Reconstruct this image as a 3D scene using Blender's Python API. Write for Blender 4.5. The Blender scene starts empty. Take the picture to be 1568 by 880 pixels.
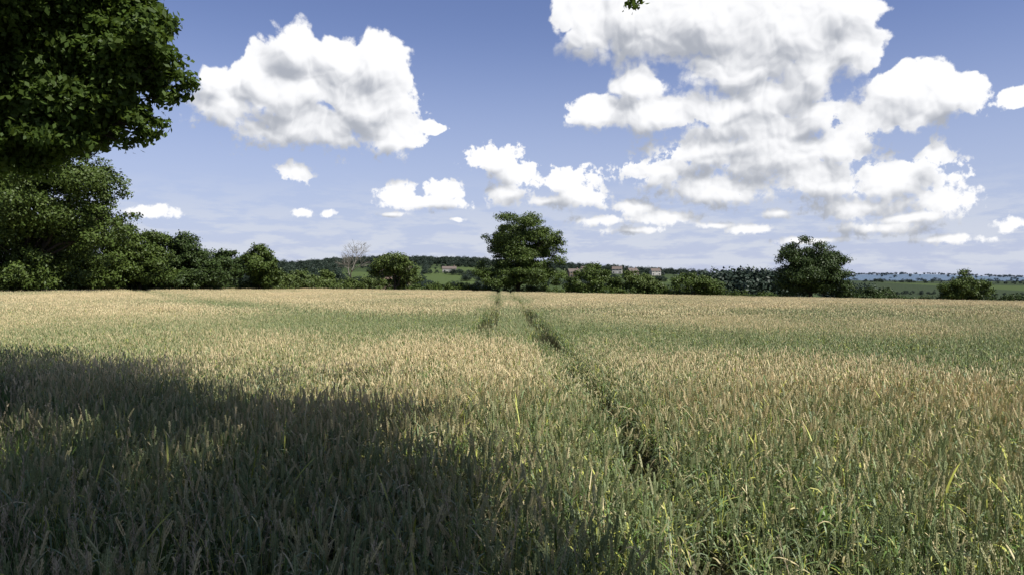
import bpy, math, random
import numpy as np
from mathutils import Vector
rng=np.random.default_rng(7); random.seed(7)
scene=bpy.context.scene
scene.view_settings.view_transform='Standard'
scene.view_settings.look='None'; scene.view_settings.exposure=0
F=1219.0; VH=430.0; H=2.2
# ------------------------------------------------------------------ camera
cam=bpy.data.cameras.new('camera'); cam.lens=28; cam.sensor_width=36
cam.clip_end=60000; cam.clip_start=0.05
co=bpy.data.objects.new('camera',cam); scene.collection.objects.link(co)
co.location=(0,0,H); co.rotation_euler=(math.radians(90-0.47),0,0)
scene.camera=co
# ------------------------------------------------------------------ sun
EL=math.radians(53); AZ=math.radians(125)
S=Vector((math.sin(AZ)*math.cos(EL),math.cos(AZ)*math.cos(EL),math.sin(EL)))
sl=bpy.data.lights.new('sun','SUN'); sl.energy=5.0; sl.angle=math.radians(0.53); sl.color=(1,0.965,0.90)
so=bpy.data.objects.new('sun',sl); scene.collection.objects.link(so)
so.rotation_euler=S.to_track_quat('Z','Y').to_euler(); so.location=(0,0,60)

# ------------------------------------------------------------------ node helper
class NT:
    def __init__(s,tree): s.t=tree; s.n=tree.nodes; s.l=tree.links
    def put(s,sock,v):
        if isinstance(v,bpy.types.NodeSocket): s.l.new(v,sock)
        elif v is not None:
            try: sock.default_value=v
            except Exception:
                sock.default_value=(v,v,v)
    def m(s,op,a,b=None,c=None,clamp=False):
        n=s.n.new('ShaderNodeMath'); n.operation=op; n.use_clamp=clamp
        s.put(n.inputs[0],a)
        if b is not None: s.put(n.inputs[1],b)
        if c is not None: s.put(n.inputs[2],c)
        return n.outputs[0]
    def v(s,op,a,b=None):
        n=s.n.new('ShaderNodeVectorMath'); n.operation=op
        s.put(n.inputs[0],a)
        if b is not None: s.put(n.inputs[1],b)
        return n.outputs['Value'] if op in('LENGTH','DOT_PRODUCT','DISTANCE') else n.outputs[0]
    def scale(s,a,f):
        n=s.n.new('ShaderNodeVectorMath'); n.operation='SCALE'; s.put(n.inputs[0],a); s.put(n.inputs['Scale'],f); return n.outputs[0]
    def noise(s,vec,scale,detail=4,rough=0.5,out='Fac',dim='3D'):
        n=s.n.new('ShaderNodeTexNoise'); n.noise_dimensions=dim; s.put(n.inputs['Vector'],vec); n.inputs['Scale'].default_value=scale
        n.inputs['Detail'].default_value=detail; n.inputs['Roughness'].default_value=rough
        return n.outputs[0] if out=='Fac' else n.outputs[1]
    def vor(s,vec,scale,feature='F1',out='Distance',dim='3D'):
        n=s.n.new('ShaderNodeTexVoronoi'); n.voronoi_dimensions=dim; n.feature=feature; s.put(n.inputs['Vector'],vec); n.inputs['Scale'].default_value=scale
        return n.outputs[out]
    def mix(s,f,a,b,blend='MIX'):
        n=s.n.new('ShaderNodeMix'); n.data_type='RGBA'; n.blend_type=blend
        s.put(n.inputs[0],f); 
        for i,x in ((6,a),(7,b)):
            if isinstance(x,tuple) and len(x)==3: x=(*x,1)
            s.put(n.inputs[i],x)
        return n.outputs[2]
    def rng(s,x,a,b,c=0,d=1,smooth=True):
        n=s.n.new('ShaderNodeMapRange'); n.interpolation_type='SMOOTHSTEP' if smooth else 'LINEAR'
        s.put(n.inputs[0],x)
        for i,q in enumerate((a,b,c,d)): s.put(n.inputs[i+1],q)
        return n.outputs[0]
    def xyz(s,v):
        n=s.n.new('ShaderNodeSeparateXYZ'); s.put(n.inputs[0],v); return n.outputs
    def comb(s,x,y,z):
        n=s.n.new('ShaderNodeCombineXYZ')
        for i,q in enumerate((x,y,z)): s.put(n.inputs[i],q)
        return n.outputs[0]

# ------------------------------------------------------------------ world with clouds
def azel(u,v):
    x=(u-784)/F; z=(VH-v)/F
    return math.atan2(x,1), math.atan2(z,math.hypot(x,1))
W=bpy.data.worlds.new('World'); scene.world=W; W.use_nodes=True
W.node_tree.nodes.clear(); w=NT(W.node_tree)
CL=[(455,78,46,42),(520,92,60,36),(578,104,55,50),(400,108,45,28),(340,118,40,24),(430,140,110,45),(500,140,90,45),(350,160,58,42),(565,160,72,50),(480,190,120,40),(600,212,50,30),(650,196,40,8),
(900,45,60,50),(965,25,80,66),(1080,30,110,70),(1200,50,110,80),(1300,14,55,30),(1300,80,50,50),(1140,105,120,45),(1240,110,80,40),
(980,128,52,28),(912,172,50,28),(1000,175,100,28),(1110,172,110,26),(1180,150,120,34),
(1390,135,60,26),(1455,148,58,38),(1380,178,110,26),(1258,168,45,20),(1170,195,130,28),
(1080,225,105,34),(1020,262,75,32),(1180,235,130,42),(1290,225,70,38),(1250,275,150,42),(1370,275,90,36),(1425,235,35,22),(1120,285,110,30),(1440,310,60,22),(1330,318,120,20),
(755,243,44,26),(800,268,40,20),(855,275,58,24),(888,300,48,26),(780,300,45,18),(830,308,60,12),
(608,302,36,19),(682,292,36,20),(650,312,80,12),
(452,266,30,16),(465,325,18,7),(235,325,38,9),(975,320,34,13),(1032,335,50,13),(905,340,48,9),(1150,350,42,9),(1550,143,28,13),(1550,345,35,9),(1345,350,90,12),
(502,328,16,6),(1460,368,60,8),(1190,328,34,8),(1090,345,36,6),(700,338,16,4),(600,330,30,5),(1250,368,70,6),(970,355,50,6),(1390,335,90,10)]
tc=w.n.new('ShaderNodeTexCoord')
sx,sy,sz=w.xyz(w.v('NORMALIZE',tc.outputs['Generated']))
az=w.m('ARCTAN2',sx,sy); el=w.m('ARCSINE',sz)
p0=w.comb(az,el,0.0)
wn=w.noise(p0,14,2,0.5,'Color','2D'); wv=w.scale(w.v('SUBTRACT',wn,(0.5,0.5,0.5)),w.rng(el,0.04,0.25,0.008,0.035))
p1=w.v('ADD',p0,wv)
grp=bpy.data.node_groups.new('cloud_cover','ShaderNodeTree')
grp.interface.new_socket('P',in_out='INPUT',socket_type='NodeSocketVector')
grp.interface.new_socket('F',in_out='OUTPUT',socket_type='NodeSocketFloat')
g=NT(grp); gi=g.n.new('NodeGroupInput'); go=g.n.new('NodeGroupOutput')
acc=None
for (u,v,ru,rv) in CL:
    a,e=azel(u,v); ra=ru/F*1.1; re=rv/F*1.1
    ra*=math.cos(a)**2
    n=g.n.new('ShaderNodeVectorMath'); n.operation='MULTIPLY_ADD'
    g.l.new(gi.outputs[0],n.inputs[0]); n.inputs[1].default_value=(1/ra,1/re,0); n.inputs[2].default_value=(-a/ra,-e/re,0)
    L=g.v('LENGTH',n.outputs[0])
    acc=L if acc is None else g.m('SMOOTH_MIN',acc,L,0.2)
f=g.m('SUBTRACT',1.0,acc); g.l.new(f,go.inputs[0])
def cover(p):
    n=w.n.new('ShaderNodeGroup'); n.node_tree=grp; w.put(n.inputs[0],p); return n.outputs[0]
hiamp=w.rng(el,0.03,0.30,2.3,0.3)
def puffs(p):
    a=w.noise(p,16,2,0.5,dim='2D')
    b=w.vor(p,24,dim='2D'); c=w.vor(p,52,dim='2D'); d=w.vor(p,120,dim='2D')
    t=w.m('MULTIPLY',w.m('SUBTRACT',a,0.5),1.0)
    t=w.m('ADD',t,w.m('MULTIPLY',w.m('SUBTRACT',0.4,w.m('MULTIPLY',b,b)),0.46))
    t=w.m('ADD',t,w.m('MULTIPLY',w.m('SUBTRACT',0.4,w.m('MULTIPLY',c,c)),0.32))
    t=w.m('ADD',t,w.m('MULTIPLY',w.m('SUBTRACT',0.4,w.m('MULTIPLY',d,d)),0.15))
    return t
F0=cover(p1); B0=puffs(p1)
fz=w.m('ADD',w.m('MULTIPLY',w.m('SUBTRACT',w.noise(p0,22,7,0.62,dim='2D'),0.5),0.9),w.m('MULTIPLY',w.m('SUBTRACT',w.noise(p0,85,4,0.6,dim='2D'),0.5),hiamp))
p2=w.v('ADD',p1,(0.012,0.030,0)); F1=cover(p2)
p3=w.v('ADD',p1,(0.0035,0.006,0)); B1=puffs(p3)
D=w.m('ADD',F0,w.m('MULTIPLY',w.m('SUBTRACT',w.m('ADD',B0,fz),0.20),0.8))
topness=w.m('SUBTRACT',F0,F1)
soft=w.rng(topness,-0.15,0.15,0.40,0.15)
soft=w.m('ADD',soft,w.rng(el,0.16,0.05,0.0,0.35))
alpha=w.rng(D,-0.05,soft)
ls=w.noise(w.comb(w.m('MULTIPLY',az,9.0),w.m('MULTIPLY',el,42.0),0),1.6,6,0.6,dim='2D')
lm=w.m('MULTIPLY',w.rng(ls,0.40,0.60),w.m('MULTIPLY',w.rng(el,0.0,0.02),w.rng(el,0.14,0.03)))
sh=w.m('MULTIPLY',topness,0.85)
sb=w.m('MULTIPLY',w.m('SUBTRACT',B0,B1),0.95)
thin=w.rng(D,0.5,0.05)
lit=w.m('ADD',w.m('ADD',0.51,w.m('ADD',sh,sb)),w.m('MULTIPLY',thin,0.16))
lit=w.m('ADD',lit,w.m('MULTIPLY',fz,0.12))
lit=w.rng(lit,0.0,0.95)
cc=w.mix(lit,(4.3,4.55,5.1),(10.3,10.3,10.4))
sky=w.n.new('ShaderNodeTexSky'); sky.sky_type='NISHITA'; sky.sun_disc=False
sky.sun_elevation=EL; sky.sun_rotation=AZ; sky.air_density=1.0; sky.dust_density=0.3; sky.ozone_density=1.2
skc=w.mix(1.0,sky.outputs[0],(0.97,0.90,1.14),'MULTIPLY')
hz=w.mix(w.m('MULTIPLY',w.rng(el,0.34,-0.04),0.9),skc,(5.1,5.8,7.8))
c1=w.mix(w.m('MULTIPLY',lm,0.7),hz,(7.0,7.35,8.1))
c2=w.mix(w.m('MULTIPLY',alpha,0.97),c1,cc)
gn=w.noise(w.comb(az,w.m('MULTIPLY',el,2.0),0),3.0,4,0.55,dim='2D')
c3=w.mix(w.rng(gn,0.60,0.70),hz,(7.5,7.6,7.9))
b1=w.n.new('ShaderNodeBackground'); w.l.new(c2,b1.inputs[0]); b1.inputs[1].default_value=0.1
b2=w.n.new('ShaderNodeBackground'); w.l.new(c3,b2.inputs[0]); b2.inputs[1].default_value=0.07  # sky outside the view set dimmer, to cut fill and deepen foreground shade
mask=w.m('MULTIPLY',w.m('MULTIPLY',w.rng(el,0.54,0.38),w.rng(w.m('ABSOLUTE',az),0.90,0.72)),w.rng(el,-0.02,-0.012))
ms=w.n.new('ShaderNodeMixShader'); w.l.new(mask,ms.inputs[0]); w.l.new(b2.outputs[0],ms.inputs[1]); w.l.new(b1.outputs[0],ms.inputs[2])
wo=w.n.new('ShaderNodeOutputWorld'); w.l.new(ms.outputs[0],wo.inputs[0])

# ------------------------------------------------------------------ terrain
def sm(a,b,x):
    t=np.clip((x-a)/(b-a),0,1); return t*t*(3-2*t)
RU=[-400,0,300,470,540,620,700,760,870,960,1050,1200,1330,1568,2000]
RV=[404,404,406,411,405,404,405,407,411,416,421,426,430,431,428]
def edge(x): return np.interp(x,[-200,-55,-20,60,120],[112,118,158,158,140])
def terr(x,y):
    x=np.asarray(x,float); y=np.asarray(y,float)
    yy=np.clip(y,0,170); xx=np.clip(x,-140,160)
    fz=-(0.8+0.02*xx)*(yy/155)
    t=y-edge(x)
    low=fz-7*sm(5,220,t)
    a=np.clip(x/np.maximum(y,1),-1.0,1.0); u=784+a*F
    zr=H+(VH-np.interp(u,RU,RV))/F*900
    low=low+(zr-low)*sm(330,900,y)
    low=low+(-8-low)*sm(950,1700,y)
    fu=np.interp(u,[0,700,1100,1320,1420,1500,1568,1900],[428,427,425,420.5,420,422.5,425,425])
    zf=H+(VH-fu)/F*6000
    low=low+(zf-low)*sm(3500,6000,y)
    low=low+(-10-low)*sm(6500,11000,y)
    return low
def mkmesh(name,verts,faces,mats,attrs=None,matidx=None,smooth=False,link=True):
    me=bpy.data.meshes.new(name)
    verts=np.asarray(verts,np.float32)
    if isinstance(faces,np.ndarray):
        k=faces.shape[1]; nf=len(faces)
        me.vertices.add(len(verts)); me.vertices.foreach_set('co',verts.ravel())
        me.loops.add(nf*k); me.loops.foreach_set('vertex_index',faces.ravel().astype(np.int32))
        me.polygons.add(nf); me.polygons.foreach_set('loop_start',(np.arange(nf)*k).astype(np.int32))
        me.polygons.foreach_set('loop_total',np.full(nf,k,np.int32))
        me.update(calc_edges=True)
    else:
        me.from_pydata(verts.tolist(),[],faces)
    for m in mats: me.materials.append(m)
    if matidx is not None: me.polygons.foreach_set('material_index',np.asarray(matidx,np.int32))
    if attrs:
        for k,arr in attrs.items():
            at=me.attributes.new(k,'FLOAT_VECTOR','POINT'); at.data.foreach_set('vector',np.asarray(arr,np.float32).ravel())
    if smooth: me.polygons.foreach_set('use_smooth',np.ones(len(me.polygons),bool))
    me.update()
    ob=bpy.data.objects.new(name,me)
    if link: scene.collection.objects.link(ob)
    return ob
def newmat(name):
    m=bpy.data.materials.new(name); m.use_nodes=True; m.node_tree.nodes.clear(); return m,NT(m.node_tree)
def finish(m,k,shader):
    o=k.n.new('ShaderNodeOutputMaterial'); k.l.new(shader,o.inputs[0])
def princ(k,col,rough=0.8,spec=0.3,normal=None):
    b=k.n.new('ShaderNodeBsdfPrincipled'); 
    if isinstance(col,tuple) and len(col)==3: col=(*col,1)
    k.put(b.inputs['Base Color'],col); k.put(b.inputs['Roughness'],rough); b.inputs['Specular IOR Level'].default_value=spec
    if normal is not None: k.l.new(normal,b.inputs['Normal'])
    return b.outputs[0]
def leafy(k,col,trans=0.35,rough=0.55,tcol=None,spec=0.3):
    a=princ(k,col,rough,spec)
    t=k.n.new('ShaderNodeBsdfTranslucent'); k.put(t.inputs[0],tcol if tcol is not None else col)
    mx=k.n.new('ShaderNodeMixShader'); mx.inputs[0].default_value=trans
    k.l.new(a,mx.inputs[1]); k.l.new(t.outputs[0],mx.inputs[2]); return mx.outputs[0]
def attr(k,name,typ='GEOMETRY'):
    n=k.n.new('ShaderNodeAttribute'); n.attribute_name=name; n.attribute_type=typ; return n

# ground sheet
s=np.linspace(-1,1,221); gx=np.sinh(s*7.2)/np.sinh(7.2)*24000
s=np.linspace(0,1,330); gy=-60+np.sinh(s*6.2)/np.sinh(6.2)*30000
GX,GY=np.meshgrid(gx,gy); GZ=terr(GX,GY)
V=np.stack([GX,GY,GZ],-1).reshape(-1,3); nx=len(gx); ny=len(gy)
ii=(np.arange(ny-1)[:,None]*nx+np.arange(nx-1)[None,:]).ravel()
Fq=np.stack([ii,ii+1,ii+nx+1,ii+nx],-1)
m,k=newmat('ground')
pos=k.n.new('ShaderNodeNewGeometry').outputs['Position']; px,py,pz=k.xyz(pos)
n1=k.noise(pos,0.6,4,0.6); n2=k.noise(pos,9,3,0.6)
soil=k.mix(n1,(0.06,0.055,0.025),(0.12,0.10,0.05)); soil=k.mix(k.rng(n2,0.45,0.65),soil,(0.05,0.08,0.02))
cell=k.vor(k.v('MULTIPLY',pos,(1.0,0.6,0.0)),0.0065,'F1','Color'); cx,cy,cz=k.xyz(cell)
past=k.mix(cx,(0.05,0.075,0.028),(0.10,0.14,0.045)); past=k.mix(k.rng(cy,0.60,0.64),past,(0.24,0.21,0.11))
past=k.mix(k.rng(cz,0.7,0.74),past,(0.045,0.065,0.03))
past=k.mix(k.rng(n1,0.3,0.7),past,k.mix(0.2,past,(0.05,0.06,0.03)))
far=k.rng(py,900,4500); past=k.mix(k.m('MULTIPLY',far,0.9),past,(0.14,0.20,0.29))  # aerial haze painted as a blue shift into the distant ground colour
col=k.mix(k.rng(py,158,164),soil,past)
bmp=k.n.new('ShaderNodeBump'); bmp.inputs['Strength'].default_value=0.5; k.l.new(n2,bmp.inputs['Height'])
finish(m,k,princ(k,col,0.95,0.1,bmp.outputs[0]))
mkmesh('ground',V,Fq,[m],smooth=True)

# ------------------------------------------------------------------ wheat material
m_wheat,k=newmat('wheat')
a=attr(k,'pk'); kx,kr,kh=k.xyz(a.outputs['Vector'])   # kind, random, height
ti=attr(k,'tone','INSTANCER'); tn=ti.outputs['Fac']
q=k.rng(k.m('ADD',k.m('MULTIPLY',tn,0.95),k.m('MULTIPLY',k.m('SUBTRACT',kr,0.5),0.8)),0.0,0.9,smooth=False)
ear=k.mix(q,(0.27,0.32,0.14),(0.82,0.66,0.38))
gl=k.mix(k.m('FRACT',k.m('MULTIPLY',kr,7.31)),(0.12,0.21,0.035),(0.27,0.33,0.19))
gl=k.mix(k.rng(k.m('FRACT',k.m('MULTIPLY',kr,13.7)),0.78,0.9),gl,(0.52,0.54,0.11))
qs=k.rng(k.m('ADD',k.m('MULTIPLY',tn,0.5),k.m('FRACT',k.m('MULTIPLY',kr,3.77))),0.74,1.06)
lf=k.mix(qs,gl,(0.72,0.60,0.33))
lf=k.mix(k.m('MULTIPLY',k.rng(kh,0.78,0.2),0.88),lf,(0.07,0.065,0.025))  # dry brown lower leaves, also darkened to paint shade low in the crop
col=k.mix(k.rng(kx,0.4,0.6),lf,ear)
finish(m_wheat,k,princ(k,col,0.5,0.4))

def ribbon(VV,FF,AA,path,widths,side,kind,rnd,hs):
    b=len(VV); n=len(path)
    for i in range(n):
        o=side*widths[i]*0.5
        VV.append(path[i]-o); VV.append(path[i]+o)
        AA.append((kind,rnd,hs[i])); AA.append((kind,rnd,hs[i]))
    for i in range(n-1):
        FF.append((b+2*i,b+2*i+1,b+2*i+3,b+2*i+2))
def stem(VV,FF,AA,x,y,lod,hmul=1.0,r=random):
    noear=(lod<2 and r.random()<0.2)
    h=r.gauss(0.73,0.07)*hmul*(0.88 if noear else 1); rnd=r.random()
    la=r.uniform(0,6.283); lm=abs(r.gauss(0.06,0.08))+0.01
    lx,ly=math.cos(la)*lm,math.sin(la)*lm
    P=lambda t:np.array((x+lx*t*t,y+ly*t*t,h*t))
    sa=r.uniform(0,6.283); sd=np.array((math.cos(sa),math.sin(sa),0))
    ts=[0,.35,.7,1.0] if lod<2 else [0.3,1.0]
    w=[0.0045,0.004][lod] if lod<2 else 0.012
    ribbon(VV,FF,AA,[P(t) for t in ts],[w]*len(ts),sd,0,rnd,[t for t in ts])
    nl=[5,3,2][lod]
    for j in range(nl):
        t0=[0.84,0.68,0.52,0.36,0.2][j]+r.uniform(-.06,.06)
        if lod==2: t0=r.uniform(0.6,0.85)
        L=r.uniform(0.14,0.30); a=r.uniform(0,6.283); d=np.array((math.cos(a),math.sin(a),0)); sdv=np.array((-d[1],d[0],r.uniform(-.4,.4)))
        up=r.uniform(0.2,1.3); droop=r.uniform(0.3,1.9); o=P(t0)
        n=[6,4,3][lod]; pts=[];ws=[]
        W0=r.uniform(0.008,0.017)*(1,1.1,2.2)[lod]
        for i in range(n):
            tt=i/(n-1); pts.append(o+d*L*tt*(0.9-0.1*tt)+np.array((0,0,L*(up*tt-droop*tt*tt))))
            ws.append(W0*(1-tt**2)*(0.6+tt*0.8)+0.0008)
        rr=r.random() if j<3 else min(1,r.random()*0.6+0.4)
        ribbon(VV,FF,AA,pts,ws,sdv,0,rr,[p[2]/0.8 for p in pts])
    if noear: return
    top=P(1.0); ax=np.array((lx*2.2+r.gauss(0,.22),ly*2.2+r.gauss(0,.22),1.0)); 
    ax/=np.linalg.norm(ax); EL_=r.uniform(0.065,0.10); er=r.random()
    s1=np.cross(ax,sd); s1/=np.linalg.norm(s1); s2=np.cross(ax,s1)
    if lod==0:
        nrow=9
        for i in range(nrow):
            t=i/(nrow-1); c=top+ax*EL_*t; rad=0.0072*(0.75+0.5*math.sin(math.pi*min(1,t*0.9+0.15)))
            sg=1 if i%2 else -1
            for dirv,rr2 in ((s1*sg,1.0),(s2,0.7),(-s2,0.7)):
                cc=c+dirv*rad*0.75*rr2; b=len(VV); tip=cc+ax*EL_*0.17+dirv*rad*0.6; bot=cc-ax*EL_*0.05
                o1=np.cross(dirv,ax)*0.005
                VV.extend([bot,cc+o1+ax*.003,cc+dirv*0.004,cc-o1+ax*.003,tip]); AA.extend([(1,er,1)]*5)
                FF.extend([(b,b+1,b+2),(b,b+2,b+3),(b+1,b+4,b+2),(b+2,b+4,b+3)])
    else:
        ns=4 if lod==1 else 3; rad=0.0085 if lod==1 else 0.014; b=len(VV)
        if lod==2: EL_*=1.25
        VV.append(top); AA.append((1,er,1))
        for ring,(t,rr2) in enumerate(((0.25,0.9),(0.7,1.0))):
            for q_ in range(ns):
                an=q_/ns*6.283+ring*0.5; VV.append(top+ax*EL_*t+(s1*math.cos(an)+s2*math.sin(an))*rad*rr2); AA.append((1,er,1))
        VV.append(top+ax*EL_); AA.append((1,er,1)); e=len(VV)-1
        for q_ in range(ns):
            n_=(q_+1)%ns
            FF.append((b,b+1+n_,b+1+q_)); FF.append((b+1+q_,b+1+n_,b+1+ns+n_,b+1+ns+q_)); FF.append((b+1+ns+q_,b+1+ns+n_,e))
def patch(name,size,n,lod,coll):
    VV=[];FF=[];AA=[]
    for _ in range(n):
        stem(VV,FF,AA,random.uniform(-size/2,size/2)*1.08,random.uniform(-size/2,size/2)*1.08,lod)
    ob=mkmesh(name,np.array(VV),FF,[m_wheat],attrs={'pk':np.array(AA)},link=False); coll.objects.link(ob)
def instancer(name,pts,rot,scl,idx,tone,coll):
    me=bpy.data.meshes.new(name); me.vertices.add(len(pts)); me.vertices.foreach_set('co',np.asarray(pts,np.float32).ravel())
    for nm,arr,ty,kk in (('rot',rot,'FLOAT_VECTOR','vector'),('scl',scl,'FLOAT_VECTOR','vector'),('idx',idx,'INT','value'),('tone',tone,'FLOAT','value')):
        at=me.attributes.new(nm,ty,'POINT'); at.data.foreach_set(kk,np.asarray(arr,np.int32 if ty=='INT' else np.float32).ravel())
    ob=bpy.data.objects.new(name,me); scene.collection.objects.link(ob)
    ng=bpy.data.node_groups.new(name+'_scatter','GeometryNodeTree')
    ng.interface.new_socket('Geometry',in_out='INPUT',socket_type='NodeSocketGeometry'); ng.interface.new_socket('Geometry',in_out='OUTPUT',socket_type='NodeSocketGeometry')
    N=ng.nodes; L=ng.links; gi=N.new('NodeGroupInput'); go=N.new('NodeGroupOutput')
    ip=N.new('GeometryNodeInstanceOnPoints'); ci=N.new('GeometryNodeCollectionInfo'); ci.inputs['Collection'].default_value=coll
    ci.inputs['Separate Children'].default_value=True; ci.inputs['Reset Children'].default_value=True
    def na(nm,ty):
        n=N.new('GeometryNodeInputNamedAttribute'); n.data_type=ty; n.inputs['Name'].default_value=nm; return n.outputs[0]
    L.new(gi.outputs[0],ip.inputs['Points']); L.new(ci.outputs[0],ip.inputs['Instance']); ip.inputs['Pick Instance'].default_value=True
    L.new(na('idx','INT'),ip.inputs['Instance Index'])
    e2=N.new('FunctionNodeEulerToRotation'); L.new(na('rot','FLOAT_VECTOR'),e2.inputs[0]); L.new(e2.outputs[0],ip.inputs['Rotation'])
    L.new(na('scl','FLOAT_VECTOR'),ip.inputs['Scale']); L.new(ip.outputs[0],go.inputs[0])
    md=ob.modifiers.new('scatter','NODES'); md.node_group=ng
    return ob
class VN:
    def __init__(s,seed,n=256): s.g=np.random.default_rng(seed).random((n,n)); s.n=n
    def __call__(s,x,y):
        xi=np.floor(x).astype(int); yi=np.floor(y).astype(int); fx=x-xi; fy=y-yi; fx=fx*fx*(3-2*fx); fy=fy*fy*(3-2*fy); n=s.n
        G=lambda i,j:s.g[i%n,j%n]
        return (G(xi,yi)*(1-fx)+G(xi+1,yi)*fx)*(1-fy)+(G(xi,yi+1)*(1-fx)+G(xi+1,yi+1)*fx)*fy
vn=VN(3)
HT=np.array([(60,7),(30,11.5),(10.4,16.5),(5.5,20.5),(1,24),(-5,30),(-10,38),(-19,52),(-34,78),(-53,110)],float)
def distpoly(x,y,P):
    d=np.full(np.shape(x),1e9)
    for a,b in zip(P[:-1],P[1:]):
        ab=b-a; t=np.clip(((x-a[0])*ab[0]+(y-a[1])*ab[1])/(ab@ab),0,1); d=np.minimum(d,np.hypot(x-a[0]-t*ab[0],y-a[1]-t*ab[1]))
    return d
T1=np.array([(-0.85,24),(-1.1,60),(-2.7,158)],float); T2=np.array([(1.3,1),(1.3,8),(1.05,16),(1.05,26),(0.9,60),(-0.4,158)],float)
HT2=HT+np.array([0.3,2.0])
def leftb(y): return -0.52*y-0.5
def wheat_layer(name,size,nst,lod,y0,y1,nvar):
    coll=bpy.data.collections.new(name+'_clumps'); sub=max(1,int(round(size/0.5))); ss=size/sub
    for i in range(nvar): patch('wheat_a_%02d'%i,size,nst,lod,coll)
    ns=0
    if sub>1:
        ns=6
        for i in range(ns): patch('wheat_b_%02d'%i,ss,max(6,int(nst/sub/sub*1.1)),lod,coll)
    P=[]
    for yv in np.arange(y0,y1,size)+size/2:
        hw=0.70*yv+2.5; x0=math.floor(-hw/size)*size; xs=np.arange(x0,hw,size)+size/2
        P.append(np.stack([xs,np.full(len(xs),yv)],-1))
    P=np.concatenate(P)
    def D3(x,y): return distpoly(x,y,T1),distpoly(x,y,T2),np.minimum(distpoly(x,y,HT),distpoly(x,y,HT2))
    t1,t2,tb=D3(P[:,0],P[:,1]); td=np.minimum(np.minimum(t1,t2),tb)
    kind=np.zeros(len(P),int)
    if sub>1:
        nearm=td<size*0.75+0.4
        B=P[nearm]; o=(np.arange(sub)+.5)*ss-size/2; OX,OY=np.meshgrid(o,o); O=np.stack([OX.ravel(),OY.ravel()],-1)
        Bs=(B[:,None,:]+O[None]).reshape(-1,2)
        P=np.concatenate([P[~nearm],Bs]); kind=np.r_[np.zeros((~nearm).sum(),int),np.ones(len(Bs),int)]
    jit=np.where(kind==1,ss,size)*0.08
    P=P+rng.uniform(-1,1,P.shape)*jit[:,None]
    x,y=P[:,0],P[:,1]; t1,t2,tb=D3(x,y)
    keep=(y<edge(x)-1); pr=rng.random(len(x))
    keep&=~((t1<0.48)&(pr<0.93))
    keep&=~((t2<0.38)&(y>22)&(pr<0.93))
    keep&=~((t2<0.36)&(y<=22)&(pr<0.60))
    keep&=~((tb<0.40)&(pr<0.88))
    keep&=~((y<13)&(x<leftb(y)-0.3*vn(y*1.5,y*0+3)))
    keep&=~((y<4.8)&(x<-0.9-0.5*vn(x*0+7,y*2))&(pr<0.55))
    x,y,t1,t2,tb,kind=[q_[keep] for q_ in (x,y,t1,t2,tb,kind)]
    n=len(x); z=terr(x,y)
    big=vn(x*0.12+40,y*0.07+9); med=vn(x*0.5+10,y*0.35); sml=vn(x*1.3,y*1.3+50)
    td=np.minimum(np.minimum(t1,t2),tb)
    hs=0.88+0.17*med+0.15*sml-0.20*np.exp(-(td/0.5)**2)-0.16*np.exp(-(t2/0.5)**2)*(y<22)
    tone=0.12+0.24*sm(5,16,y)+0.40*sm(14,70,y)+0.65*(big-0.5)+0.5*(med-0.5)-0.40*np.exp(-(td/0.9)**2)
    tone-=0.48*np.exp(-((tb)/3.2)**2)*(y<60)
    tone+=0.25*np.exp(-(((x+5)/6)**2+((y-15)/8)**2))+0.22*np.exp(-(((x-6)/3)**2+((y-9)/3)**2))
    scl=np.stack([rng.uniform(0.95,1.1,n),rng.uniform(0.95,1.1,n),hs*rng.uniform(0.95,1.06,n)],-1)
    rot=np.stack([rng.normal(0,.03,n),rng.normal(0,.03,n),rng.integers(0,4,n)*math.pi/2+rng.uniform(-.1,.1,n)],-1)
    idx=np.where(kind==1,nvar+rng.integers(0,max(ns,1),n),rng.integers(0,nvar,n))
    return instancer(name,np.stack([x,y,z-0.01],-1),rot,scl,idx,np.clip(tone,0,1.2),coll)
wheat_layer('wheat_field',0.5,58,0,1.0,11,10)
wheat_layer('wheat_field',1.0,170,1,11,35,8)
wheat_layer('wheat_field',2.0,320,2,35,158,7)

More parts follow.
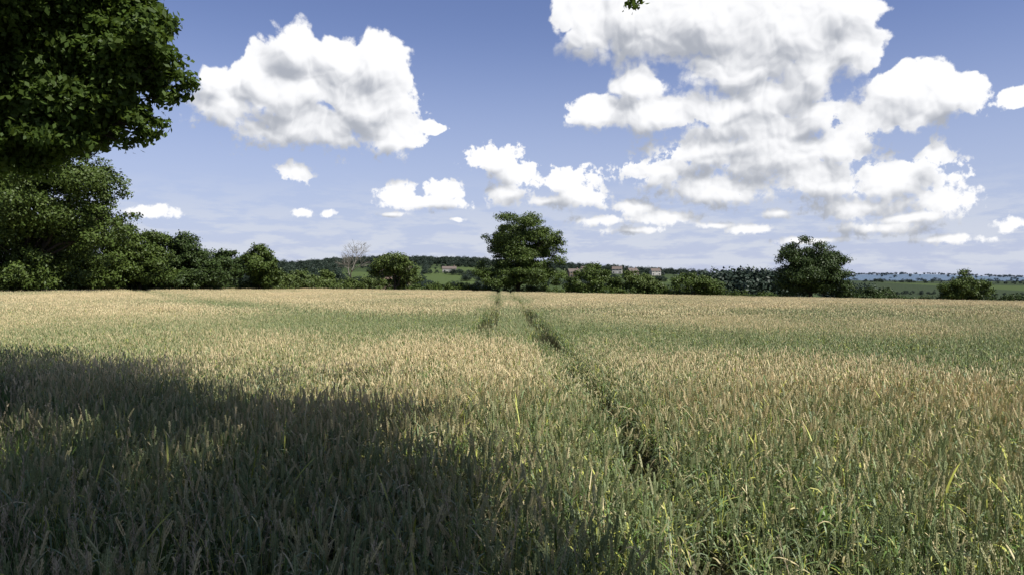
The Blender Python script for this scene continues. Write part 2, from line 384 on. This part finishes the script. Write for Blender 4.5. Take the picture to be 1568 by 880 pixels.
# ------------------------------------------------------------------ grass verge
m_grass,k=newmat('grass')
a=attr(k,'pk'); kx,kr,kh=k.xyz(a.outputs['Vector'])
gc=k.mix(kr,(0.06,0.12,0.02),(0.15,0.24,0.05)); gc=k.mix(k.rng(kr,0.86,0.95),gc,(0.38,0.32,0.14)); gc=k.mix(k.rng(kx,0.4,0.6),gc,(0.46,0.38,0.24))
finish(m_grass,k,princ(k,gc,0.5,.35))
gcoll=bpy.data.collections.new('grass_clumps')
for i in range(5):
    VV=[];FF=[];AA=[]
    for _ in range(130):
        x,y=random.gauss(0,.17),random.gauss(0,.17); L=random.uniform(.25,.72); a=random.uniform(0,6.283); d=np.array((math.cos(a),math.sin(a),0)); sd=np.array((-d[1],d[0],0))
        b=random.uniform(.1,.75); pts=[np.array((x,y,0))+d*L*b*t*t+np.array((0,0,L*(t-0.35*b*t*t))) for t in (0,.3,.6,.85,1)]
        ribbon(VV,FF,AA,pts,[.006,.007,.005,.003,.0005],sd,0,random.random(),[0,.3,.6,.8,1])
    for _ in range(2):
        x,y=random.gauss(0,.15),random.gauss(0,.15); L=random.uniform(.75,1.0); a=random.uniform(0,6.283); d=np.array((math.cos(a),math.sin(a),0)); sd=np.array((-d[1],d[0],0))
        pts=[np.array((x,y,0))+d*.18*t*t+np.array((0,0,L*t)) for t in (0,.4,.8,1)]
        ribbon(VV,FF,AA,pts,[.0025]*4,sd,1,.9,[0,.4,.8,1])
        for q_ in range(30):
            c=pts[2]+(pts[3]-pts[2])*(q_/30+.15); an=random.uniform(0,6.28); e=c+np.array((math.cos(an)*.012,math.sin(an)*.012,.018))
            ribbon(VV,FF,AA,[c,(c+e)/2,e],[.001,.005,.0005],np.array((-math.sin(an),math.cos(an),0)),1,.9,[1,1,1])
    ob=mkmesh('grass_clump_%d'%i,np.array(VV),FF,[m_grass],attrs={'pk':np.array(AA)},link=False); gcoll.objects.link(ob)
n=1500; y=rng.uniform(0.5,15,n); x=leftb(y)+0.3-rng.random(n)**1.2*(5+0.3*y)
n2=150; y2=rng.uniform(2.0,5.0,n2); x2=rng.uniform(-3.2,-0.2,n2)
n3=40; y3=rng.uniform(2.2,4.6,n3); x3=rng.uniform(-0.8,1.4,n3)
x=np.r_[x,x2,x3]; y=np.r_[y,y2,y3]; n=len(x)
instancer('grass_verge',np.stack([x,y,terr(x,y)-.01],-1),np.stack([0*x,0*x,rng.uniform(0,6.28,n)],-1),np.stack([rng.uniform(.8,1.3,n)]*3,-1),rng.integers(0,5,n),0*x,gcoll)

# ------------------------------------------------------------------ trees
def leafmat(name,c1,c2,c3,trans=0.2):
    m,k=newmat(name); a=attr(k,'pk'); r1,r2,r3=k.xyz(a.outputs['Vector'])
    c=k.mix(r1,c1,c2); c=k.mix(k.m('MULTIPLY',r2,0.5),c,c3)
    sh_=leafy(k,c,trans,0.5,tcol=k.mix(0.5,c,(0.14,0.2,0.02)),spec=0.25) if trans>0 else princ(k,c,.5,.25)
    finish(m,k,sh_); return m
M_near=leafmat('near_oak_leaves',(0.05,0.095,0.018),(0.11,0.18,0.035),(0.15,0.20,0.04),0.4)
M_oak=leafmat('oak_leaves',(0.04,0.07,0.013),(0.09,0.14,0.027),(0.12,0.15,0.03),0)
M_dark=leafmat('dark_leaves',(0.028,0.052,0.012),(0.06,0.10,0.022),(0.075,0.10,0.03),0)
M_light=leafmat('light_leaves',(0.05,0.085,0.018),(0.11,0.16,0.035),(0.14,0.16,0.045),0)
M_far=leafmat('far_leaves',(0.028,0.046,0.032),(0.045,0.07,0.045),(0.06,0.08,0.055),0)  # slight blue haze of distance mixed into these leaf colours
M_haze=leafmat('hazy_leaves',(0.06,0.085,0.10),(0.075,0.105,0.12),(0.09,0.12,0.13),0)  # leaf colours carry painted blue-grey haze for the farthest trees
m_bark,k=newmat('bark'); pos=k.n.new('ShaderNodeNewGeometry').outputs['Position']
nb=k.noise(k.v('MULTIPLY',pos,(6,6,1.2)),2,5,.6); bb=k.n.new('ShaderNodeBump'); bb.inputs['Strength'].default_value=.8; k.l.new(nb,bb.inputs['Height'])
finish(m_bark,k,princ(k,k.mix(nb,(0.03,0.025,0.018),(0.10,0.085,0.065)),.9,.2,bb.outputs[0]))
m_dead,k=newmat('dead_bark'); finish(m_dead,k,princ(k,(0.26,0.24,0.20),.9,.2))
def tube(path,rad,ns=6):
    path=np.array(path,float); n=len(path); V=[];Fc=[]
    for i in range(n):
        d=path[min(i+1,n-1)]-path[max(i-1,0)]; d/=np.linalg.norm(d)+1e-9
        a=np.cross(d,(0.3,0.9,0.1)); a/=np.linalg.norm(a)+1e-9; b=np.cross(d,a)
        for j in range(ns):
            t=j/ns*2*math.pi; V.append(path[i]+(a*math.cos(t)+b*math.sin(t))*rad[i])
    for i in range(n-1):
        for j in range(ns):
            j2=(j+1)%ns; Fc.append((i*ns+j,i*ns+j2,(i+1)*ns+j2,(i+1)*ns+j))
    return np.array(V),np.array(Fc)
def limb(p0,p1,r0,r1,n=6,wob=.08,sag=0.0):
    p0=np.array(p0,float);p1=np.array(p1,float); L=np.linalg.norm(p1-p0); o=[]
    for i in range(n):
        t=i/(n-1); q=p0+(p1-p0)*t
        if 0<i<n-1: q=q+rng.normal(0,wob*L*.4,3)
        q[2]+=sag*L*math.sin(math.pi*t); o.append(q)
    return o,[r0+(r1-r0)*(i/(n-1)) for i in range(n)]
def leaves(blobs,n,size,crad=0.28,nclump=None,inner=0.55,flat=0.65):
    B=np.array([list(c)+list(r) for c,r in blobs],float); C=B[:,:3];R=B[:,3:]
    wgt=(R[:,0]*R[:,1]*R[:,2])**(2/3); wgt/=wgt.sum()
    if nclump is None: nclump=int(26*len(blobs))
    bi=rng.choice(len(B),nclump,p=wgt); d=rng.normal(size=(nclump,3)); d/=np.linalg.norm(d,axis=1)[:,None]
    rr=rng.uniform(inner,1.0,nclump)[:,None]; cc=C[bi]+d*R[bi]*rr
    cr=R[bi].mean(1)*crad*rng.uniform(0.6,1.35,nclump); tone=rng.random(nclump)
    w2=cr**2; w2/=w2.sum()
    ci=rng.choice(nclump,n,p=w2); e=rng.normal(size=(n,3)); e/=np.linalg.norm(e,axis=1)[:,None]
    rad=(rng.random(n)**0.45)[:,None]*cr[ci][:,None]*np.array((1.15,1.15,flat)); P=cc[ci]+e*rad
    P+=rng.normal(size=(n,3))*size*0.5
    nr=e*0.7+d[ci]*0.4+np.array((0,0,0.5))+rng.normal(size=(n,3))*0.75; nr/=np.linalg.norm(nr,axis=1)[:,None]
    a=np.cross(nr,rng.normal(size=(n,3))); a/=np.linalg.norm(a,axis=1)[:,None]; b=np.cross(nr,a)
    s=size*rng.uniform(.6,1.3,n)[:,None]
    V=np.stack([P-a*s*.5,P-b*s*.3+nr*s*.06,P+a*s*.55,P+b*s*.3+nr*s*.06],1).reshape(-1,3)
    Fc=np.arange(4*n).reshape(-1,4)
    A=np.repeat(np.stack([np.clip(tone[ci]*.6+rng.random(n)*.4,0,1),rng.random(n),np.zeros(n)],-1),4,0)
    return V,Fc,A,cc
def build_tree(name,base,blobs,n,size,mat,trunk_r=0.4,fork=0.3,crad=0.28,nclump=None,inner=.55,twigs=40,barkm=None,flat=.65,limbr=.5):
    V,Fc,A,cc=leaves(blobs,n,size,crad,nclump,inner,flat)
    Vs=[V];Fs=[Fc];As=[A];Mi=[np.zeros(len(Fc),int)]; off=len(V)
    cen=np.mean([c for c,r in blobs],0); base=np.array(base,float)
    fk=base+(cen-base)*fork; fk[:2]=base[:2]+(cen-base)[:2]*fork*.3
    segs=[limb(base-(0,0,.3),fk,trunk_r*1.25,trunk_r*.8,6,.02)]
    for c,r in blobs: segs.append(limb(fk,np.array(c),trunk_r*limbr,.03,7,.08))
    for j in rng.choice(len(cc),min(twigs,len(cc)),replace=False):
        bc=min(blobs,key=lambda q:np.linalg.norm(np.array(q[0])-cc[j]))
        segs.append(limb(fk+(np.array(bc[0])-fk)*rng.uniform(.6,1),cc[j],trunk_r*.09,.01,5,.1))
    for p,r in segs:
        v,f=tube(p,r,6 if trunk_r<.45 else 8); Vs.append(v);Fs.append(f+off);As.append(np.zeros((len(v),3)));Mi.append(np.ones(len(f),int));off+=len(v)
    return mkmesh(name,np.concatenate(Vs),np.concatenate(Fs),[mat,barkm or m_bark],attrs={'pk':np.concatenate(As)},matidx=np.concatenate(Mi))
def pxtree(name,dist,ub,pb,n,size,mat,trunk=.35,depth=.95,base=None,extra=None,**kw):
    bl=[]
    for i,(u,v,ru,rv) in enumerate(pb):
        s=dist/F; dy=rng.uniform(-.35,.35)*ru*s
        bl.append((((u-784)*s,dist+dy,H+(VH-v)*s),(ru*s,ru*s*depth,rv*s)))
    if extra: bl+=extra
    x=(ub-784)*dist/F
    return build_tree(name,base or (x,dist,float(terr(x,dist))),bl,n,size,mat,trunk,**kw)
# oak standing behind the camera position, crown spreading overhead: casts the foreground shade
def cast(sx_,sy_,h,r,rz=None):
    t=(h-0.75)/S.z; return ((sx_+S.x*t,sy_+S.y*t,h),(r,r,rz or r*.55))
over=[cast(-1.3,3.0,9.6,2.3,1.2),cast(-1.4,4.6,10.2,2.3,1.2),cast(-1.0,6.2,10,2.0,1.1),cast(-2.6,8.0,10,2.1,1.2),cast(-4.3,5.2,10.5,3.0,1.6),cast(-4.8,9.6,10.5,2.8,1.5),cast(-7.5,12.4,11,2.8,1.4),cast(-9,7.5,11,3.8,2),
 cast(-1.6,1.0,10,2.6,1.4),cast(-5,1,11,4,2),cast(-11,3,12,4,2.5),cast(-4,-4,12,4,2.5),cast(0,-5,12,4,2.5)]
build_tree('oak_tree',(3.2,-5.5,0),over,370000,0.17,M_near,0.5,0.35,crad=.38,nclump=540,inner=.05,twigs=100,flat=.6,limbr=.4)
# oak at the left of the field
pxtree('oak_tree',14,-300,[(205,70,72,66),(240,112,52,40),(214,190,30,44),(120,120,100,90),(20,120,120,110),(60,10,150,80),(90,195,75,45),(172,205,24,18),(190,10,70,60),(10,215,80,50),(215,35,60,50),(150,150,60,50)],230000,.12,M_near,.32,crad=.26,nclump=640,inner=.25,twigs=150,flat=.6,
 base=(-12.8,13,0),fork=.85,limbr=.3)
build_tree('oak_tree',(-17,15.5,0),[((-13.0,17.0,9.5),(4.0,3.5,3.2)),((-14,12,9.5),(3.5,3.5,2.6)),((-17,18,10),(5.0,5,4.5)),((-18,14,8),(4,4,4))],70000,.17,M_near,.45,nclump=200,inner=.3,fork=.6)
bough=[((1.60,10.3,5.83),(.14,.14,.16)),((1.55,10.3,6.25),(.3,.35,.25)),((1.4,10.25,6.7),(.4,.4,.3)),((1.2,10.2,7.3),(.6,.5,.35)),((.6,9.4,8.1),(.8,.7,.4)),((.2,7.5,9.3),(1,.9,.5))]
V,Fc,A,cc=leaves(bough,2200,.10,.5,50,.2)
V2,Fc2,A2,cc2=leaves(bough[:1],70,.09,.6,8,.2); Fc=np.concatenate([Fc,Fc2+len(V)]); V=np.concatenate([V,V2]); A=np.concatenate([A,A2])
p,r=limb((0,5,10.5),(1.3,10.0,7.2),.10,.02,8,.02); v2,f2=tube(p,r,6)
p,r=limb((1.3,10.0,7.2),(1.60,10.3,5.85),.02,.005,5,.03); v3,f3=tube(p,r,5)
mkmesh('oak_bough',np.concatenate([V,v2,v3]),np.concatenate([Fc,f2+len(V),f3+len(V)+len(v2)]),[M_near,m_bark],attrs={'pk':np.concatenate([A,np.zeros((len(v2)+len(v3),3))])},matidx=np.r_[np.zeros(len(Fc),int),np.ones(len(f2)+len(f3),int)])
# left boundary trees
pxtree('oak_tree',92,40,[(60,290,110,80),(125,300,68,60),(20,240,110,60),(105,235,66,42),(145,350,62,46),(70,390,80,44),(-60,330,120,110),(20,410,90,36),(50,200,100,55),(148,265,44,42),(60,425,80,20),(172,330,34,34),(140,225,34,26)],190000,.33,M_oak,.5,crad=.25,nclump=460,inner=.35,flat=.65)
pxtree('oak_tree',104,120,[(130,370,60,60),(175,395,50,45),(80,380,80,55),(195,385,32,34),(120,415,90,26),(215,400,35,28)],45000,.33,M_oak,.4,nclump=170)
pxtree('ash_tree',108,215,[(215,385,45,36),(180,400,50,38),(235,405,40,30),(190,420,60,20)],30000,.34,M_oak,.35)
pxtree('maple_tree',116,270,[(275,383,34,29),(300,405,42,30),(250,412,38,28),(335,418,34,22),(280,425,60,16),(275,400,50,34)],46000,.33,M_dark,.35)
pxtree('ash_tree',132,345,[(345,395,18,14),(350,410,25,20)],9000,.36,M_dark,.3)
pxtree('oak_tree',125,397,[(398,400,28,21),(394,420,32,22),(405,412,28,20)],20000,.34,M_oak,.3)
# centre oak
pxtree('oak_tree',160,793,[(795,350,46,23),(755,356,28,14),(765,376,30,20),(832,364,32,20),(850,388,22,14),(826,400,36,21),(790,396,40,25),(748,410,22,17),(770,424,40,18),(832,424,32,16),(742,432,20,14),(802,374,46,26),(790,425,52,15)],80000,.34,M_oak,.5,crad=.32,nclump=230,inner=.5,fork=.25,flat=.5)
# right oak
pxtree('oak_tree',150,1240,[(1228,384,30,24),(1258,394,30,20),(1208,392,20,18),(1238,416,48,28),(1270,415,30,28),(1215,432,30,24),(1288,436,28,18),(1305,446,20,13),(1242,400,30,24)],56000,.34,M_dark,.45,crad=.32,nclump=230,inner=.35,flat=.55)
pxtree('oak_tree',150,605,[(606,402,29,16),(588,412,26,14),(622,412,22,14),(604,424,36,14)],18000,.34,M_light,.35,nclump=80,crad=.32)
pxtree('hawthorn_tree',165,905,[(905,420,26,14),(925,432,30,12),(885,434,22,12)],13000,.36,M_oak,.25)
pxtree('hawthorn_tree',165,975,[(975,425,24,12),(985,437,30,12)],10000,.36,M_light,.25)
pxtree('hawthorn_tree',160,1060,[(1055,432,26,13),(1085,440,30,13),(1075,430,18,8)],11000,.36,M_oak,.25)
pxtree('oak_tree',152,1478,[(1478,433,28,17),(1460,444,28,16),(1495,444,26,16)],17000,.34,M_oak,.3)
pxtree('hawthorn_tree',158,1352,[(1352,452,24,10),(1330,450,20,9)],7000,.36,M_dark,.25)
pxtree('hawthorn_tree',150,455,[(455,422,16,10),(490,430,22,14),(440,430,18,14)],10000,.36,M_light,.25)
# bare tree
VV=[];FFc=[];off=0
def rec(p,d,L,r,dep):
    global off
    q=p+d*L; pp,rr=limb(p,q,r,r*.6,4,.08); v,f=tube(pp,rr,4); VV.append(v);FFc.append(f+off);off+=len(v)
    if dep==0: return
    for _ in range(random.choice((3,3,4))):
        nd=d+rng.normal(size=3)*.5; nd[2]=max(nd[2],-.05)+.1; nd/=np.linalg.norm(nd); rec(p+(q-p)*random.uniform(.6,1),nd,L*random.uniform(.65,.82),r*.6,dep-1)
bx=(537-784)*175/F; rec(np.array((bx,175,float(terr(bx,175)))),np.array((0,0,1.)),4.2,.24,5)
mkmesh('bare_tree',np.concatenate(VV),np.concatenate(FFc),[m_dead])
def hedge(name,pts,n,size,mat):
    bl=[]
    for (u,v,y) in pts:
        s=y/F; x=(u-784)*s; zg=float(terr(x,y)); zt=H+(VH-v)*s; hh=max(.8,(zt-zg)/2)
        bl.append(((x,y,zg+hh*.9),(max(1.6,hh*1.2),1.4,hh*1.1)))
    V,Fc,A,cc=leaves(bl,n,size,.4,len(bl)*10,.3,.8)
    mkmesh(name,V,Fc,[mat],attrs={'pk':A})
def run(us,vs,ys,step=9,jit=3.5):
    o=[]
    u=us[0]
    while u<us[-1]:
        o.append((u,float(np.interp(u,us,vs))+rng.uniform(-jit,jit*.7),float(np.interp(u,us,ys))+rng.uniform(-1,1))); u+=step*rng.uniform(.7,1.3)
    return o
hedge('hedge',run([405,440,480,560,600],[416,421,424,424,434],[128,135,142,158,163]),26000,.33,M_light)
hedge('hedge',run([600,650,720],[438,435,434],[163,163,163]),12000,.33,M_oak)
hedge('hedge',run([715,790,870,950,1040,1120,1200],[434,440,436,440,439,445,448],[164,164,164,164,164,162,160]),26000,.33,M_oak)
hedge('hedge',run([1300,1380,1440,1568,1750],[448,453,451,449,448],[156,155,152,150,148]),28000,.33,M_dark)
hedge('hedge',run([-200,60,150,240,330,420],[415,420,425,428,430,430],[95,98,104,112,122,130],7),32000,.33,M_dark)
# ------------------------------------------------------------------ distant trees
dc=bpy.data.collections.new('distant_tree_clumps')
for i in range(6):
    bl=[((rng.normal(0,.22),rng.normal(0,.22),.5+rng.normal(0,.12)),(.33,.33,.36)) for _ in range(4)]
    V,Fc,A,cc=leaves(bl,900,.09,.35,36,.4); ob=mkmesh('distant_tree_%d'%i,V,Fc,[M_far],attrs={'pk':A},link=False); dc.objects.link(ob)
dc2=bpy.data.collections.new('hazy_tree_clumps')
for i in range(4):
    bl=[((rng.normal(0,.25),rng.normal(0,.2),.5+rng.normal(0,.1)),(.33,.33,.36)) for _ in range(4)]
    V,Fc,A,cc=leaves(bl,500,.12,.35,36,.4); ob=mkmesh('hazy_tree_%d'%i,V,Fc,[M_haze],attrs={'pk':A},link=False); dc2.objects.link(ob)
def scatter(name,P,hgt,coll,nv):
    P=np.array(P); n=len(P); z=terr(P[:,0],P[:,1]); hgt=np.array(hgt)
    instancer(name,np.stack([P[:,0],P[:,1],z-.3],-1),np.stack([0*z,0*z,rng.uniform(0,6.28,n)],-1),np.stack([hgt*rng.uniform(.9,1.4,n),hgt*rng.uniform(.9,1.4,n),hgt],-1),rng.integers(0,nv,n),0*z,coll)
def U(u,y): return (u-784)*y/F
P=[];Hh=[]
for _ in range(1100):   # wooded ridge
    u=rng.uniform(470,748); y=rng.uniform(800,960); P.append((U(u,y),y)); Hh.append(rng.uniform(5,9))
for _ in range(500):
    u=rng.uniform(100,520); y=rng.uniform(480,940); P.append((U(u,y),y)); Hh.append(rng.uniform(5,10))
for _ in range(110):
    u=rng.uniform(500,760); y=rng.uniform(300,420); P.append((U(u,y),y)); Hh.append(rng.uniform(2.5,5))
for _ in range(260):
    u=rng.uniform(745,1080); y=rng.uniform(790,960); P.append((U(u,y),y)); Hh.append(rng.uniform(4,8))
for (u0,y0,u1,y1,c,h1) in [(480,520,760,480,60,6),(560,640,760,600,45,6),(600,760,800,720,50,6),(640,420,660,800,30,6),(700,560,1050,520,90,6),(860,660,1100,640,60,6),(820,740,1020,760,50,6),(900,420,1250,400,80,6),(880,500,930,860,40,6),(1290,420,1700,380,50,3.2),(1300,560,1700,520,50,3.5),(1320,800,1700,700,60,4),(430,400,740,380,70,6),(470,700,700,690,45,6)]:
    for _ in range(c):
        t=rng.random(); y=y0+(y1-y0)*t+rng.normal(0,5); u=u0+(u1-u0)*t; P.append((U(u,y),y)); Hh.append(rng.uniform(2.0,h1))
scatter('distant_trees',P,Hh,dc,6)
P=[];Hh=[]
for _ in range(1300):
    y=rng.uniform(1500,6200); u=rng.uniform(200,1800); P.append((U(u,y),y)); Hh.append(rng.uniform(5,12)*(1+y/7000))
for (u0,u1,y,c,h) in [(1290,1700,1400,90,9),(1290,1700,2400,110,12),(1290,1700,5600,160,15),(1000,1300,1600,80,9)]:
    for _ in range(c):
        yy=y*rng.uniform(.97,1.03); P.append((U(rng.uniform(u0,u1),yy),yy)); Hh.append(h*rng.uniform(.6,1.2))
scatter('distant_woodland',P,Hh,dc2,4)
P=[];Hh=[]
for _ in range(130):
    u=rng.uniform(1078,1200); y=rng.uniform(255,290); P.append((U(u,y),y)); Hh.append(rng.uniform(.9,1.05)*np.interp(u,[1080,1110,1160,1200],[9.5,12,12.5,12]))
for _ in range(30):
    u=rng.uniform(1285,1325); y=rng.uniform(260,290); P.append((U(u,y),y)); Hh.append(rng.uniform(8.5,10))
scatter('woodland',P,Hh,dc,6)

# ------------------------------------------------------------------ houses
def simple(name,c,rough=.85):
    m,k=newmat(name); pos=k.n.new('ShaderNodeTexCoord').outputs['Object']; nn=k.noise(pos,3,4,.6)
    finish(m,k,princ(k,k.mix(nn,tuple(q*.8 for q in c),tuple(q*1.15 for q in c)),rough,.3)); return m
mb=simple('brick',(.28,.20,.16)); mr=simple('roof_tile',(.18,.145,.125)); mw=simple('render_wall',(.55,.52,.47)); mg=simple('window_glass',(.04,.05,.06),.2); mf=simple('painted_timber',(.7,.7,.68))
def boxm(name,c,d,mat,parent):
    x,y,z=[q/2 for q in d]; V=[(c[0]+a*x,c[1]+b*y,c[2]+e*z) for a in(-1,1) for b in(-1,1) for e in(-1,1)]
    Fc=[(0,1,3,2),(4,6,7,5),(0,4,5,1),(2,3,7,6),(0,2,6,4),(1,5,7,3)]
    o=mkmesh(name,V,Fc,[mat]); o.parent=parent
def house(name,u,y,L,D,hw,hr,rot,wall,dz=0):
    x=U(u,y); e=bpy.data.objects.new(name,None); scene.collection.objects.link(e); e.location=(x,y,float(terr(x,y))+dz); e.rotation_euler=(0,0,rot)
    boxm('walls',(0,0,hw/2),(L,D,hw),wall,e)
    a,b=L/2+.3,D/2+.35; V=[(-a,-b,hw-.1),(a,-b,hw-.1),(a,b,hw-.1),(-a,b,hw-.1),(-a,0,hw+hr),(a,0,hw+hr)]
    o=mkmesh('roof',V,[(0,1,5,4),(2,3,4,5),(0,3,2,1)],[mr]); o.parent=e
    o=mkmesh('gables',[(-L/2-.003,-D/2,hw-.12),(-L/2-.003,D/2,hw-.12),(-L/2-.003,0,hw+hr-.25),(L/2+.003,-D/2,hw-.12),(L/2+.003,D/2,hw-.12),(L/2+.003,0,hw+hr-.25)],[(0,1,2),(3,5,4)],[wall]); o.parent=e
    boxm('chimney',(L*.36,0,hw+hr+.2),(.7,.9,1.6),mb,e)
    i=0
    for zz in ([1.4,3.9] if hw>4 else [1.4]):
        for xx in (-.33,0.02,.33):
            if zz<2 and xx==0.02: boxm('door',(xx*L,-D/2-.03,1.05),(.95,.08,2.1),mf,e); continue
            i+=1; boxm('window_frame_%d'%i,(xx*L,-D/2-.02,zz),(1.4,.08,1.25),mf,e); boxm('window_%d'%i,(xx*L,-D/2-.05,zz),(1.2,.08,1.05),mg,e)
house('brick_house',603,235,10,6,4.1,2.8,.15,mb,2.6)
house('brick_house',878,640,9,6,4.2,2.6,.3,mb); house('brick_house',898,700,9,6,4.2,2.6,-.3,mb); house('farmhouse',945,740,9,7,4.2,2.6,-.2,mw); house('farmhouse',968,720,9,7,4.2,2.6,.4,mb); house('farmhouse',1003,750,9,7,4.2,2.6,.2,mw); house('barn',688,640,11,7,3.0,2.0,0.1,mw)
print('done')
